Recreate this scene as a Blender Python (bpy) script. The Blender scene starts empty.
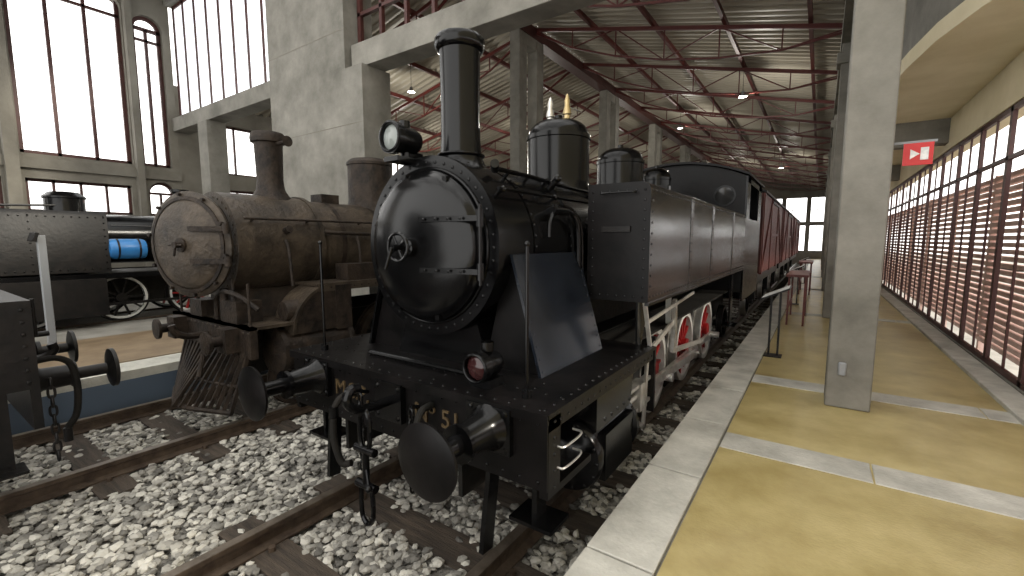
import bpy, bmesh, math, random
import numpy as np
from mathutils import Vector, Matrix, Euler
random.seed(4); np.random.seed(4)
S=bpy.context.scene
try:
    S.view_settings.view_transform='Standard'
except Exception: pass
PI=math.pi
# ---------------------------------------------------------------- materials
def mat(name,c1,c2=None,rough=.5,metal=0,scale=4,bump=0,bscale=30,lo=.35,hi=.65,rvar=0,kind='noise',detail=6,stretch=None,emit=None,spec=None):
    m=bpy.data.materials.new(name); m.use_nodes=True
    nt=m.node_tree; N=nt.nodes; L=nt.links
    p=N['Principled BSDF']; p.inputs['Roughness'].default_value=rough; p.inputs['Metallic'].default_value=metal
    if spec is not None: p.inputs['Specular IOR Level'].default_value=spec
    p.inputs['Base Color'].default_value=(*c1,1)
    tc=N.new('ShaderNodeTexCoord'); mp=N.new('ShaderNodeMapping'); L.new(tc.outputs['Object'],mp.inputs['Vector'])
    if stretch: mp.inputs['Scale'].default_value=stretch
    if c2 is not None:
        if kind=='island':
            g=N.new('ShaderNodeNewGeometry'); src=g.outputs['Random Per Island']
        else:
            n=N.new('ShaderNodeTexNoise'); n.inputs['Scale'].default_value=scale; n.inputs['Detail'].default_value=detail
            n.inputs['Roughness'].default_value=.62
            L.new(mp.outputs[0],n.inputs['Vector']); src=n.outputs['Fac']
        r=N.new('ShaderNodeValToRGB'); r.color_ramp.elements[0].position=lo; r.color_ramp.elements[1].position=hi
        r.color_ramp.elements[0].color=(*c1,1); r.color_ramp.elements[1].color=(*c2,1)
        L.new(src,r.inputs[0]); L.new(r.outputs[0],p.inputs['Base Color'])
        if rvar:
            mr=N.new('ShaderNodeMapRange'); mr.inputs['To Min'].default_value=rough-rvar; mr.inputs['To Max'].default_value=rough+rvar
            L.new(src,mr.inputs['Value']); L.new(mr.outputs[0],p.inputs['Roughness'])
    if bump:
        n2=N.new('ShaderNodeTexNoise'); n2.inputs['Scale'].default_value=bscale; n2.inputs['Detail'].default_value=4
        L.new(mp.outputs[0],n2.inputs['Vector'])
        b=N.new('ShaderNodeBump'); b.inputs['Strength'].default_value=bump; b.inputs['Distance'].default_value=.02
        L.new(n2.outputs['Fac'],b.inputs['Height']); L.new(b.outputs[0],p.inputs['Normal'])
    if emit:
        p.inputs['Emission Color'].default_value=(*c1,1); p.inputs['Emission Strength'].default_value=emit
    return m
BLK=mat('black_paint',(.002,.002,.0024),(.004,.004,.004),.20,0,3,.05,5,rvar=.06,spec=.27)
DECK=mat('black_deck_paint',(.002,.002,.002),(.006,.005,.005),.36,0,5,.1,12,rvar=.08,spec=.16)
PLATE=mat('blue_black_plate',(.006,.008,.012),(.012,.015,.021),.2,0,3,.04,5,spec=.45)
TANKP=mat('tank_side_paint',(.005,.004,.004),(.018,.012,.010),.19,0,2.5,.06,4,rvar=.08,spec=.42)
BLK2=mat('black_paint_worn',(.004,.004,.004),(.012,.010,.009),.42,0,6,.15,20,spec=.25)
SOOT=mat('sooty_iron',(.004,.004,.003),(.012,.010,.008),.75,0,6,.2,20,spec=.2)
RUST=mat('rusty_iron',(.015,.011,.0075),(.082,.062,.043),.5,.15,4.5,.5,25,lo=.3,hi=.74,spec=.35)
RUST2=mat('dark_rusty_iron',(.008,.0055,.004),(.036,.025,.017),.6,.15,7,.5,30,spec=.3)
STEEL=mat('bright_steel',(.50,.48,.44),(.7,.69,.66),.3,.7,8,.05,30)
WHITE=mat('white_paint',(.6,.6,.57),(.5,.5,.47),.4,0,6)
RED=mat('red_paint',(.36,.015,.015),(.26,.012,.012),.35,0,6)
BRASS=mat('brass',(.4,.30,.14),(.5,.4,.22),.35,.8,8)
GOLD=mat('gold_letters',(.085,.055,.022),(.05,.033,.014),.5,.1,14)
LENS=mat('lamp_glass',(.22,.24,.23),None,.08,0)
DGLASS=mat('dark_glass',(.02,.02,.02),None,.06,0)
REDLENS=mat('red_lamp_glass',(.03,.01,.01),None,.1,0)
BLUE=mat('blue_paint',(.02,.14,.38),(.03,.18,.45),.35,0,4)
MAROON=mat('maroon_wagon_paint',(.075,.014,.010),(.13,.026,.018),.5,0,5,.1,30)
FRAME=mat('red_brown_frame',(.04,.010,.008),(.065,.017,.013),.5,0,5)
TRUSS=mat('red_steel_truss',(.075,.012,.009),(.10,.017,.013),.5,0,5)
CONC=mat('grey_concrete',(.115,.11,.092),(.27,.258,.225),.8,0,1.6,.25,14,lo=.3,hi=.75)
CONC2=mat('left_wall_concrete',(.125,.115,.093),(.205,.192,.16),.85,0,1.2,.2,10,lo=.3,hi=.7)
BEIGE=mat('beige_plaster',(.64,.56,.36),(.76,.68,.48),.8,0,1.2,.1,10)
COPE=mat('coping_stone',(.28,.272,.235),(.58,.565,.50),.7,0,3,.25,40,lo=.28,hi=.7)
OCHRE=mat('ochre_floor',(.25,.185,.055),(.56,.47,.23),.36,0,1.5,.12,50,lo=.28,hi=.72,rvar=.12,detail=10)
BROWNF=mat('brown_floor_mat',(.16,.11,.06),(.24,.175,.105),.6,0,3,.1,40)
PAVE=mat('pavement',(.18,.17,.145),(.30,.285,.25),.7,0,1.5,.15,30)
WOODS=mat('sleeper_wood',(.02,.015,.010),(.07,.052,.037),.85,0,6,.5,40,stretch=(.4,4,4))
RAILM=mat('rusty_rail',(.035,.022,.014),(.085,.06,.04),.55,.3,10,.2,30)
RAILT=mat('rail_head',(.10,.08,.06),(.18,.15,.12),.4,.6,10)
STONE=mat('ballast_stone',(.085,.08,.07),(.50,.48,.42),.8,0,kind='island',lo=.0,hi=1.,bump=.3,bscale=40)
GRND=mat('ballast_bed',(.02,.018,.015),(.18,.17,.15),.9,0,28,1.,30,lo=.35,hi=.6)
CORR=mat('corrugated_sheet',(.30,.272,.215),(.40,.365,.295),.55,0,.8,0,lo=.3,hi=.7)
DWOOD=mat('dark_wood_ceiling',(.03,.02,.013),(.06,.04,.027),.7,0,3)
SLAT=mat('pink_brick_slat',(.50,.33,.27),(.66,.48,.42),.7,0,5)
GREY=mat('grey_paint',(.24,.25,.26),None,.5)
SIGNR=mat('sign_red',(.5,.02,.02),None,.5)
PAPER=mat('panel_white',(.8,.8,.78),(.5,.5,.5),.5,0,20)
BULB=mat('lamp_bulb',(1,.93,.8),None,.5,emit=4)
GLOWPANE=mat('glowing_window_pane',(.92,.96,1),None,.4,emit=1.0)  # pane emits white itself, standing in for daylight behind the window
BGP=mat('blue_grey_paint',(.08,.11,.15),None,.6)
# ---------------------------------------------------------------- mesh builder
class M:
    def __init__(s,name): s.name=name; s.bm=bmesh.new(); s.m=[]
    def mi(s,mt):
        if mt not in s.m: s.m.append(mt)
        return s.m.index(mt)
    def faces(s,vs,fs,mt):
        k=s.mi(mt); V=[s.bm.verts.new(v) for v in vs]
        for f in fs:
            try:
                F=s.bm.faces.new([V[i] for i in f]); F.material_index=k
            except ValueError: pass
    def b(s,x0,x1,y0,y1,z0,z1,mt,rot=None):
        c=Vector(((x0+x1)/2,(y0+y1)/2,(z0+z1)/2)); h=Vector((abs(x1-x0)/2,abs(y1-y0)/2,abs(z1-z0)/2))
        vs=[]
        R=Euler(rot).to_matrix() if rot else Matrix.Identity(3)
        for i in (-1,1):
            for j in (-1,1):
                for k in (-1,1): vs.append(c+R@Vector((h.x*i,h.y*j,h.z*k)))
        s.faces(vs,[(0,1,3,2),(4,6,7,5),(0,4,5,1),(2,3,7,6),(0,2,6,4),(1,5,7,3)],mt)
    def bar(s,p0,p1,w,h,mt):
        p0=Vector(p0);p1=Vector(p1);d=(p1-p0).normalized()
        up=Vector((0,0,1)) if abs(d.z)<.95 else Vector((0,1,0))
        a=d.cross(up).normalized()*w/2; b=a.cross(d).normalized()*h/2
        vs=[p+a*i+b*j for p in (p0,p1) for i,j in ((-1,-1),(1,-1),(1,1),(-1,1))]
        s.faces(vs,[(0,1,2,3),(7,6,5,4),(0,4,5,1),(1,5,6,2),(2,6,7,3),(3,7,4,0)],mt)
    def prism(s,pts,ax,a0,a1,mt):
        def P(a,u,v): return {'x':(a,u,v),'y':(u,a,v),'z':(u,v,a)}[ax]
        n=len(pts); vs=[P(a0,*p) for p in pts]+[P(a1,*p) for p in pts]
        s.faces(vs,[tuple(range(n)),tuple(range(2*n-1,n-1,-1))]+[(i,(i+1)%n,n+(i+1)%n,n+i) for i in range(n)],mt)
    def rev(s,prof,o,d,mt,seg=32):
        o=Vector(o);d=Vector(d).normalized();a=d.orthogonal().normalized();b=d.cross(a);k=s.mi(mt);rings=[]
        for r,t in prof:
            if r<1e-5: rings.append([s.bm.verts.new(o+d*t)])
            else: rings.append([s.bm.verts.new(o+d*t+(a*math.cos(2*PI*i/seg)+b*math.sin(2*PI*i/seg))*r) for i in range(seg)])
        for A,B in zip(rings,rings[1:]):
            for i in range(seg):
                j=(i+1)%seg
                if len(A)==1 and len(B)==1: break
                if len(A)==1: f=[A[0],B[i],B[j]]
                elif len(B)==1: f=[A[i],B[0],A[j]]
                else: f=[A[i],B[i],B[j],A[j]]
                F=s.bm.faces.new(f); F.material_index=k
    def cyl(s,p0,p1,r,mt,r1=None,seg=20):
        p0=Vector(p0);p1=Vector(p1);L=(p1-p0).length
        s.rev([(0,0),(r,0),(r if r1 is None else r1,L),(0,L)],p0,p1-p0,mt,seg)
    def tor(s,c,ax,R,r,mt,seg=32,ms=8):
        s.rev([(R+r*math.cos(2*PI*i/ms),r*math.sin(2*PI*i/ms)) for i in range(ms+1)],c,ax,mt,seg)
    def sph(s,c,r,mt,seg=16,n=8,d=(0,0,1),sz=1):
        s.rev([(max(0,r*math.sin(PI*i/n)) if 0<i<n else 0,-r*sz*math.cos(PI*i/n)) for i in range(n+1)],c,d,mt,seg)
    def tube(s,pts,r,mt,seg=8):
        pts=[Vector(p) for p in pts];k=s.mi(mt);rings=[];prev=None
        if 3<=len(pts)<=7:
            q=[pts[0]]
            for i in range(1,len(pts)-1):
                A,B,C=pts[i-1],pts[i],pts[i+1]
                p0=B.lerp(A,.4);p1=B.lerp(C,.4)
                for t in (0,.25,.5,.75,1): q.append(p0*(1-t)**2+B*2*t*(1-t)+p1*t*t)
            q.append(pts[-1]); pts=q
        for i,p in enumerate(pts):
            d=((pts[min(i+1,len(pts)-1)]-pts[max(i-1,0)])).normalized()
            if prev is None: a=d.orthogonal().normalized()
            else:
                a=(prev-d*prev.dot(d)); a=a.normalized() if a.length>1e-4 else d.orthogonal().normalized()
            prev=a;b=d.cross(a)
            rings.append([s.bm.verts.new(p+(a*math.cos(2*PI*j/seg)+b*math.sin(2*PI*j/seg))*r) for j in range(seg)])
        for A,B in zip(rings,rings[1:]):
            for i in range(seg):
                F=s.bm.faces.new([A[i],A[(i+1)%seg],B[(i+1)%seg],B[i]]);F.material_index=k
        for A in (rings[0],rings[-1]):
            F=s.bm.faces.new(A);F.material_index=k
    def riv(s,pts,d,mt,r=.011):
        for p in pts: s.rev([(r,0),(r*.8,r*.45),(0,r*.75)],p,d,mt,7)
    def rline(s,p0,p1,step,d,mt,r=.011):
        p0=Vector(p0);p1=Vector(p1);n=max(1,int((p1-p0).length/step))
        s.riv([p0.lerp(p1,i/n) for i in range(n+1)],d,mt,r)
    def fin(s,bevel=0,parent=None,ang=35):
        bm=s.bm
        bmesh.ops.recalc_face_normals(bm,faces=bm.faces)
        for f in bm.faces: f.smooth=True
        for e in bm.edges:
            if len(e.link_faces)==2:
                if e.calc_face_angle(0)>math.radians(ang): e.smooth=False
        xs=[v.co for v in bm.verts]
        o=Vector(((min(v.x for v in xs)+max(v.x for v in xs))/2,(min(v.y for v in xs)+max(v.y for v in xs))/2,min(v.z for v in xs)))
        for v in bm.verts: v.co-=o
        me=bpy.data.meshes.new(s.name); bm.to_mesh(me); bm.free()
        for m in s.m: me.materials.append(m)
        ob=bpy.data.objects.new(s.name,me); S.collection.objects.link(ob); ob.location=o
        if bevel:
            md=ob.modifiers.new('bevel','BEVEL'); md.width=bevel; md.segments=2; md.limit_method='ANGLE'; md.angle_limit=math.radians(50)
        return ob
def arcpts(c,r,a0,a1,n): return [(c[0]+r*math.cos(a0+(a1-a0)*i/n),c[1]+r*math.sin(a0+(a1-a0)*i/n)) for i in range(n+1)]
def wheel(o,c,r,w,spoke,rim,n=11,tyre=STEEL,sgn=1):
    c=Vector(c)
    o.rev([(r*.84,-w/2),(r*.93,-w/2),(r*.93,w/2),(r*.84,w/2),(r*.84,-w/2)],c,(1,0,0),rim,40)
    o.rev([(r*.93,-w/2),(r,-w/2),(r,w*.3),(r*1.05,w*.3),(r*1.05,w/2),(r*.93,w/2)] if sgn<0 else [(r*.93,w/2),(r,w/2),(r,-w*.3),(r*1.05,-w*.3),(r*1.05,-w/2),(r*.93,-w/2)],c,(1,0,0),tyre,40)
    o.rev([(0,-w*.7),(r*.2,-w*.7),(r*.2,w*.7),(0,w*.7)],c,(1,0,0),spoke,20)
    for i in range(n):
        a=2*PI*i/n; d=Vector((0,math.cos(a),math.sin(a)))
        o.bar(c+d*r*.15,c+d*r*.87,.045,.03,spoke)
# ---------------------------------------------------------------- LOCO 1
CX=-2.115
RT=-1.8
o=M('steam_locomotive'); ZC=-.045; SR=.57
o.rev([(0,0),(.50,0),(SR+.012,0),(SR+.012,.05),(SR,.055),(SR,.96),(SR+.01,.96),(SR+.01,1.0),(.55,1.0),(.55,6.0),(0,6.0)],(CX,2.10,ZC),(0,1,0),BLK,72)
for yy in (2.5,3.9,4.8,6.2): o.rev([((SR if yy<3 else .55)+.006,0),((SR if yy<3 else .55)+.006,.05)],(CX,yy,ZC),(0,1,0),BLK,72)
o.riv([(CX+(SR-.03)*math.cos(a),2.10,ZC+(SR-.03)*math.sin(a)) for a in [2*PI*i/44 for i in range(44)]],(0,-1,0),BLK,.012)
o.tor((CX,2.095,ZC),(0,1,0),SR-.072,.012,BLK,72)
for yy in (2.13,2.52,3.02):
    for i in range(50):
        a=2*PI*i/50; o.riv([(CX+(SR+.008)*math.cos(a),yy,ZC+(SR+.008)*math.sin(a))],(math.cos(a),0,math.sin(a)),BLK,.008)
R=.465
o.rev([(R+.02,0),(R+.02,.035),(R,.05)]+[(R*math.cos(t),.05+.10*math.sin(t)) for t in [PI/2*i/10 for i in range(1,10)]]+[(0,.15)],(CX,2.10,ZC),(0,-1,0),BLK,72)
for zz in (.17,-.14):
    o.b(CX+.08,CX+.5,1.968,1.982,ZC+zz-.016,ZC+zz+.016,BLK,rot=(0,0,.13))
    o.riv([(CX+x,1.965-(.42-x)*.10,ZC+zz) for x in (.13,.22,.31,.40)],(0,-1,0),BLK,.010)
    o.cyl((CX+.50,2.02,ZC+zz-.05),(CX+.50,2.02,ZC+zz+.05),.024,BLK)
o.cyl((CX+.50,2.02,ZC-.22),(CX+.50,2.02,ZC+.25),.012,BLK)
for a in [2*PI*i/8+.3 for i in range(8)]:
    if math.cos(a)<.8:
        o.b(CX+R*math.cos(a)-.018,CX+R*math.cos(a)+.018,2.03,2.07,ZC+R*math.sin(a)-.018,ZC+R*math.sin(a)+.018,BLK)
o.cyl((CX,1.97,ZC),(CX,1.80,ZC),.020,BLK); o.rev([(0,.02),(.06,.02),(.055,-.03),(0,-.05)],(CX,1.94,ZC),(0,1,0),BLK)
o.tor((CX,1.845,ZC),(0,1,0),.085,.011,BLK,28)
for i in range(4):
    a=i*PI/2+.5; o.cyl((CX,1.845,ZC),(CX+.085*math.cos(a),1.845,ZC+.085*math.sin(a)),.008,BLK,seg=6)
o.cyl((CX,1.80,ZC),(CX-.05,1.79,ZC-.13),.010,BLK)
# chimney
o.rev([(.24,-.12),(.205,-.05),(.175,-.02),(.155,.03),(.143,.08),(.137,.16),(.135,.45),(.139,.70),(.142,.745),(.16,.755),(.172,.775),(.172,.82),(.158,.84),(.125,.84),(.115,.80),(.115,.3),(0,.3)],(CX,2.44,.53),(0,0,1),BLK,48)
o.tor((CX,2.44,.585),(0,0,1),.158,.010,BLK,40)
o.riv([(CX+.19*math.cos(a),2.44+.19*math.sin(a),.51) for a in [i*PI/5 for i in range(10)]],(0,0,1),BLK,.012)
def lamp(o,c,r,L,lens,d=(0,-1,0)):
    o.rev([(0,-L),(r*.75,-L),(r*.9,-L*.8),(r*.9,-.03),(r*1.08,-.03),(r*1.08,.02),(r*.85,.02),(r*.85,0)],c,d,BLK,28)
    o.rev([(r*.85,0),(r*.6,.015),(0,.02)],c,d,lens,28)
    o.tor(Vector(c)+Vector(d)*.022,d,r*.93,.008,BLK,28)
lamp(o,(CX-.17,1.97,.65),.095,.2,LENS)
o.b(CX-.23,CX-.10,1.95,2.2,.50,.53,BLK); o.cyl((CX-.17,2.08,.5),(CX-.17,2.08,.58),.03,BLK)
o.cyl((CX-.17,2.08,.72),(CX-.17,2.08,.77),.035,BLK); o.b(CX-.19,CX-.15,2.08,2.22,.52,.58,BLK)
# handrails and pipes on boiler
for sx in (1,-1):
    X=CX+sx*.50
    o.tube([(X,2.2,.31),(X,5.5,.31)],.012,BLK)
    for yy in (2.25,2.9,3.8,4.7,5.4): o.cyl((CX+sx*.44,yy,.28),(X+sx*.005,yy,.31),.012,BLK)
    for yy in (2.25,2.9): o.sph((X,yy,.31),.022,BLK,10,6)
o.tube([(CX+.36,2.35,.46),(CX+.38,2.8,.45),(CX+.40,3.3,.42),(CX+.40,4.2,.42)],.016,BLK)
o.cyl((CX+.34,2.38,.46),(CX+.40,2.30,.48),.028,BLK)
for yy in (2.5,2.75,3.0): o.cyl((CX+.33,yy,.42),(CX+.38,yy,.46),.012,BLK,seg=8)
o.cyl((CX+.50,2.78,.18),(CX+.59,2.78,.22),.035,BLK); o.cyl((CX+.59,2.70,.2),(CX+.59,2.92,.2),.028,BLK)
o.tube([(CX+.59,2.9,.2),(CX+.59,3.0,.2),(CX+.61,3.06,.12),(CX+.61,3.08,-.1),(CX+.6,3.1,-.6)],.018,BLK)
o.tube([(CX+.59,2.72,.2),(CX+.59,2.66,.12),(CX+.59,2.66,.02)],.012,BLK)
o.tube([(CX+.54,2.95,.26),(CX+.59,3.02,.22),(CX+.62,3.12,.1),(CX+.61,3.14,-.5)],.012,BLK)
o.cyl((CX+.42,2.95,.38),(CX+.48,2.95,.44),.026,BLK); o.sph((CX+.49,2.95,.45),.032,BLK,10,6)
def dome(o,y,r,z0,z1,mt,x=CX):
    h=z1-z0
    o.rev([(r*1.35,-.12),(r*1.18,-.02),(r*1.05,.05),(r,.09),(r,h*.66),(r*1.03,h*.67),(r*1.03,h*.72)]+[(r*.98*math.cos(t)**.7,h*.72+h*.22*math.sin(t)) for t in [PI/2*i/8 for i in range(0,8)]]+[(r*.12,h*.945),(r*.12,h),(0,h)],(x,y,z0),(0,0,1),mt,40)
dome(o,3.85,.295,.46,1.17,BLK); dome(o,5.45,.285,.45,1.17,BLK); dome(o,6.95,.21,.45,1.12,BLK)
for dx in (-.09,.09):
    o.rev([(.03,0),(.03,.05),(.042,.06),(.036,.10),(.024,.14),(.028,.18),(.014,.23),(0,.25)],(CX+dx,3.85,1.11),(0,0,1),BRASS if dx>0 else STEEL,16)
    o.tube([(CX+dx,3.85,1.24),(CX+dx,4.15,1.26)],.007,STEEL,6)
# saddle & slanted plates
o.prism([(CX-.42,-.82),(CX-.30,-.45),(CX+.30,-.45),(CX+.42,-.82)],'y',2.2,3.0,BLK)
for sx in (1,-1):
    p=[(CX+sx*.57,-.09),(CX+sx*.59,-.09),(CX+sx*.80,-.82),(CX+sx*.78,-.82)]
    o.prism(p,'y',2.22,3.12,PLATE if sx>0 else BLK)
    o.prism([(CX+sx*.56,-.10),(CX+sx*.775,-.82),(CX+sx*.35,-.82),(CX+sx*.45,-.40)],'y',2.26,2.28,DECK)
    nrm=(sx*.96,0,.28)
    for yy in (2.25,3.09): o.rline((CX+sx*.597,yy,-.12),(CX+sx*.795,yy,-.79),.07,nrm,PLATE,.007)
# deck and buffer beam
o.b(CX-1.115,CX+1.115,1.75,3.42,-.845,-.82,DECK)
o.b(CX-1.115,CX+1.115,1.745,1.76,-.87,-.82,DECK)
for xx in (CX-1.07,CX+1.07): o.rline((xx,1.80,-.82),(xx,3.38,-.82),.09,(0,0,1),BLK,.010)
o.rline((CX-1.05,1.79,-.82),(CX+1.05,1.79,-.82),.09,(0,0,1),BLK,.010)
o.rline((CX-1.05,2.0,-.82),(CX+1.05,2.0,-.82),.09,(0,0,1),BLK,.008)
for xx in (CX-.84,CX-.28,CX+.28,CX+.86): o.rline((xx,1.85,-.82),(xx,2.15,-.82),.09,(0,0,1),BLK,.008)
o.b(CX-1.10,CX+1.10,1.77,1.81,-1.22,-.845,DECK)
o.rline((CX-1.05,1.77,-.88),(CX+1.05,1.77,-.88),.1,(0,-1,0),BLK,.011)
o.rline((CX-1.05,1.77,-1.18),(CX+1.05,1.77,-1.18),.1,(0,-1,0),BLK,.011)
for sx in (1,-1):
    X=CX+sx*1.09
    o.b(X-.012,X+.012,1.78,1.90,-1.25,-.845,DECK); o.rline((X+sx*.012,1.84,-1.22),(X+sx*.012,1.84,-.88),.08,(sx,0,0),BLK,.010)
    o.b(X-.012,X+.012,1.78,3.40,-.92,-.845,DECK); o.rline((X+sx*.012,1.9,-.885),(X+sx*.012,3.36,-.885),.08,(sx,0,0),BLK,.009)
    o.b(X-.05,X+.0,1.8,2.3,-1.28,-1.24,DECK)
    o.b(X-sx*.25-.01,X-sx*.25+.01,1.81,2.36,-1.22,-.85,DECK)
    for zz in (-1.02,-1.13): o.tube([(X+sx*.01,1.87,zz),(X+sx*.05,1.87,zz),(X+sx*.05,2.10,zz),(X-sx*.02,2.10,zz)],.006,STEEL if sx>0 else BLK2,6)
    o.bar((CX+sx*.72,1.85,-1.2),(CX+sx*.70,1.80,-1.70),.03,.09,BLK)
    o.b(CX+sx*.95-.13,CX+sx*.95+.13,1.85,2.05,-1.50,-1.48,BLK); o.bar((CX+sx*.95,1.95,-1.25),(CX+sx*.95,1.95,-1.5),.03,.1,BLK)
    bx=CX+sx*.765; bz=-.96
    o.b(bx-.14,bx+.14,1.735,1.77,bz-.12,bz+.12,BLK)
    o.riv([(bx+i*.11,1.735,bz+j*.095) for i in(-1,1) for j in (-1,1)],(0,-1,0),BLK,.017)
    o.rev([(.125,0),(.105,.03),(.09,.07),(.08,.20),(.095,.21),(.095,.235),(.05,.24),(.05,.40),(.09,.41),(.172,.425)],(bx,1.74,bz),(0,-1,0),BLK,40)
    o.rev([(.172,.425),(.175,.44),(.14,.452),(0,.46)],(bx,1.74,bz),(0,-1,0),DECK,40)
for sx in (1,-1):
    o.b(CX+sx*.52-.015,CX+sx*.52+.015,1.8,10.0,-1.45,-.83,SOOT)
o.b(CX-.9,CX+.9,3.4,8.1,-.86,-.84,SOOT)
for X in (CX+.90,CX-.90):
    o.cyl((X,1.90,-.82),(X,1.90,-.03),.010,BLK,seg=10); o.sph((X,1.90,-.02),.016,BLK,10,6); o.cyl((X,1.90,-.82),(X,1.90,-.78),.026,BLK)
lamp(o,(CX+.60,1.86,-.70),.082,.17,REDLENS); o.b(CX+.53,CX+.67,1.88,2.02,-.82,-.77,BLK); o.cyl((CX+.60,1.95,-.62),(CX+.60,1.95,-.57),.04,BLK)
o.tube([(CX-.5,2.0,-.80),(CX+.45,2.0,-.80)],.016,BLK)
# coupling
cx=CX
o.b(cx-.12,cx+.12,1.73,1.77,-1.10,-.86,BLK); o.riv([(cx+i*.09,1.73,-.98+j*.09) for i in(-1,1) for j in (-1,1)],(0,-1,0),BLK,.016)
o.tube([(cx,1.76,-.98),(cx,1.60,-.98),(cx,1.50,-.96),(cx,1.44,-.90),(cx,1.47,-.83),(cx,1.53,-.84)],.028,BLK,10)
def link(o,c,w,h,r,mt,yaw=0):
    pts=[]
    for i in range(17):
        a=2*PI*i/16; x=w*math.cos(a)
        z=(h*math.copysign(abs(math.sin(a))**.6,math.sin(a)))
        pts.append((c[0]+x*math.cos(yaw),c[1]+x*math.sin(yaw),c[2]+z))
    o.tube(pts,r,mt,8)
link(o,(cx,1.56,-1.10),.045,.13,.015,BLK)
o.cyl((cx-.085,1.56,-1.22),(cx+.085,1.56,-1.22),.024,BLK)
o.cyl((cx,1.56,-1.22),(cx,1.56,-1.44),.021,BLK); o.cyl((cx-.085,1.56,-1.44),(cx+.085,1.56,-1.44),.024,BLK)
o.cyl((cx,1.56,-1.33),(cx+.10,1.50,-1.40),.010,BLK,seg=8); o.sph((cx+.10,1.50,-1.40),.022,BLK,10,6)
link(o,(cx,1.56,-1.55),.055,.13,.015,BLK)
for dx in (-.22,.24):
    for i in range(8): link(o,(cx+dx,1.70,-1.0-i*.062),.016,.036,.007,BLK,yaw=(i%2)*PI/2)
    o.tube([(cx+dx,1.76,-.97),(cx+dx,1.70,-.95)],.012,BLK)
o.tube([(cx-.36,1.76,-1.0),(cx-.36,1.66,-1.0),(cx-.36,1.60,-1.06),(cx-.35,1.58,-1.25),(cx-.30,1.6,-1.42),(cx-.24,1.63,-1.40)],.022,SOOT,10)
o.tube([(cx+.34,1.78,-.94),(cx+.34,1.69,-.94),(cx+.34,1.65,-1.0),(cx+.33,1.62,-1.15),(cx+.28,1.62,-1.28)],.020,SOOT,10)
o.cyl((cx-.36,1.6,-1.05),(cx-.36,1.6,-1.12),.03,BLK)
# side tanks
for sx in (1,-1):
    xo=CX+sx*1.115; xi=CX+sx*.635; z0=-.455; z1=.416
    pr=[(xi,z0),(xo-sx*.0,z0)]+([(xo,z1-.06),(xo-sx*.018,z1-.018),(xo-sx*.06,z1)])+[(xi,z1)]
    o.prism(pr,'y',3.19,8.1,TANKP); o.prism(pr,'y',3.18,3.1895,DECK)
    for z in (z0+.04,z1-.06): o.rline((xo,3.23,z),(xo,8.0,z),.075,(sx,0,0),TANKP,.010)
    for y in (3.23,4.4,4.46,5.4,5.46,6.9,8.05): o.rline((xo,y,z0+.04),(xo,y,z1-.06),.075,(sx,0,0),TANKP,.010)
    for y in (4.43,5.43,6.87): o.b(xo-.003,xo+.003,y-.05,y+.05,z0,z1-.04,TANKP)
    for x in (xo-sx*.04,xi+sx*.04): o.rline((x,3.18,z0+.04),(x,3.18,z1-.06),.065,(0,-1,0),BLK,.010)
    for z in (z0+.04,z1-.06): o.rline((xo-sx*.04,3.18,z),(xi+sx*.04,3.18,z),.065,(0,-1,0),BLK,.010)
    o.b(xo-.02 if sx>0 else xo-.012,xo+.012 if sx>0 else xo+.02,3.17,8.1,z0-.02,z0+.0,BLK)
    o.b(xi+sx*.12,xi+sx*.34,3.16,3.18,.06,.10,BLK2)
    o.tube([(xo-sx*.1,3.16,.34),(xo-sx*.1,3.12,.34),(xo-sx*.36,3.12,.34),(xo-sx*.36,3.16,.34)],.007,BLK,6)
    o.cyl((xo-sx*.25,4.1,z1),(xo-sx*.25,4.1,z1+.06),.13,BLK,seg=28)
    o.prism([(3.22,z0),(3.42,z0),(3.40,-.66),(3.30,-.82),(3.24,-.82)],'x',xo-sx*.10,xo-sx*.085,BLK)
    o.bar((xo-sx*.06,3.30,z0),(xo-sx*.04,3.40,-.82),.03,.018,STEEL)
# cab
cy0,cy1=8.1,10.1; XL,XR=CX-1.10,CX+1.10
def roofarc(o,xl,xr,zb,rise,y0,y1,th,mt,n=14,ov=.05):
    top=[];bot=[]
    for i in range(n+1):
        t=i/n; x=xl-ov+(xr-xl+2*ov)*t; z=zb+rise*(1-(2*t-1)**2)
        top.append((x,z+th)); bot.append((x,z))
    o.prism(top+bot[::-1],'y',y0,y1,mt)
front=[(XL,-.8),(XR,-.8),(XR,1.02)]+[(XR+(XL-XR)*i/10,1.02+.26*(1-(2*i/10-1)**2)) for i in range(1,10)]+[(XL,1.02)]
o.prism(front,'y',cy0,cy0+.03,DECK); o.prism(front,'y',cy1-.03,cy1,DECK)
for sx in (-.78,.78):
    o.rev([(.17,0),(.17,.02),(.14,.02)],(CX+sx,cy0,.72),(0,-1,0),BLK,28); o.rev([(.14,.01),(0,.01)],(CX+sx,cy0,.72),(0,-1,0),DGLASS,28)
for X in (XL,XR):
    o.b(X-.015,X+.015,cy0,cy1,-1.0,.35,BLK); o.b(X-.015,X+.015,cy0,cy0+.35,.35,1.02,BLK); o.b(X-.015,X+.015,cy1-.45,cy1,.35,1.02,BLK); o.b(X-.015,X+.015,cy0,cy1,.92,1.02,BLK)
roofarc(o,XL,XR,1.02,.26,cy0-.1,cy1+.1,.035,DECK)
o.b(XL,XR,cy0,cy1,-.86,-.80,SOOT); o.b(XL,XR,cy1-.04,cy1,-1.2,-.8,BLK)
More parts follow.
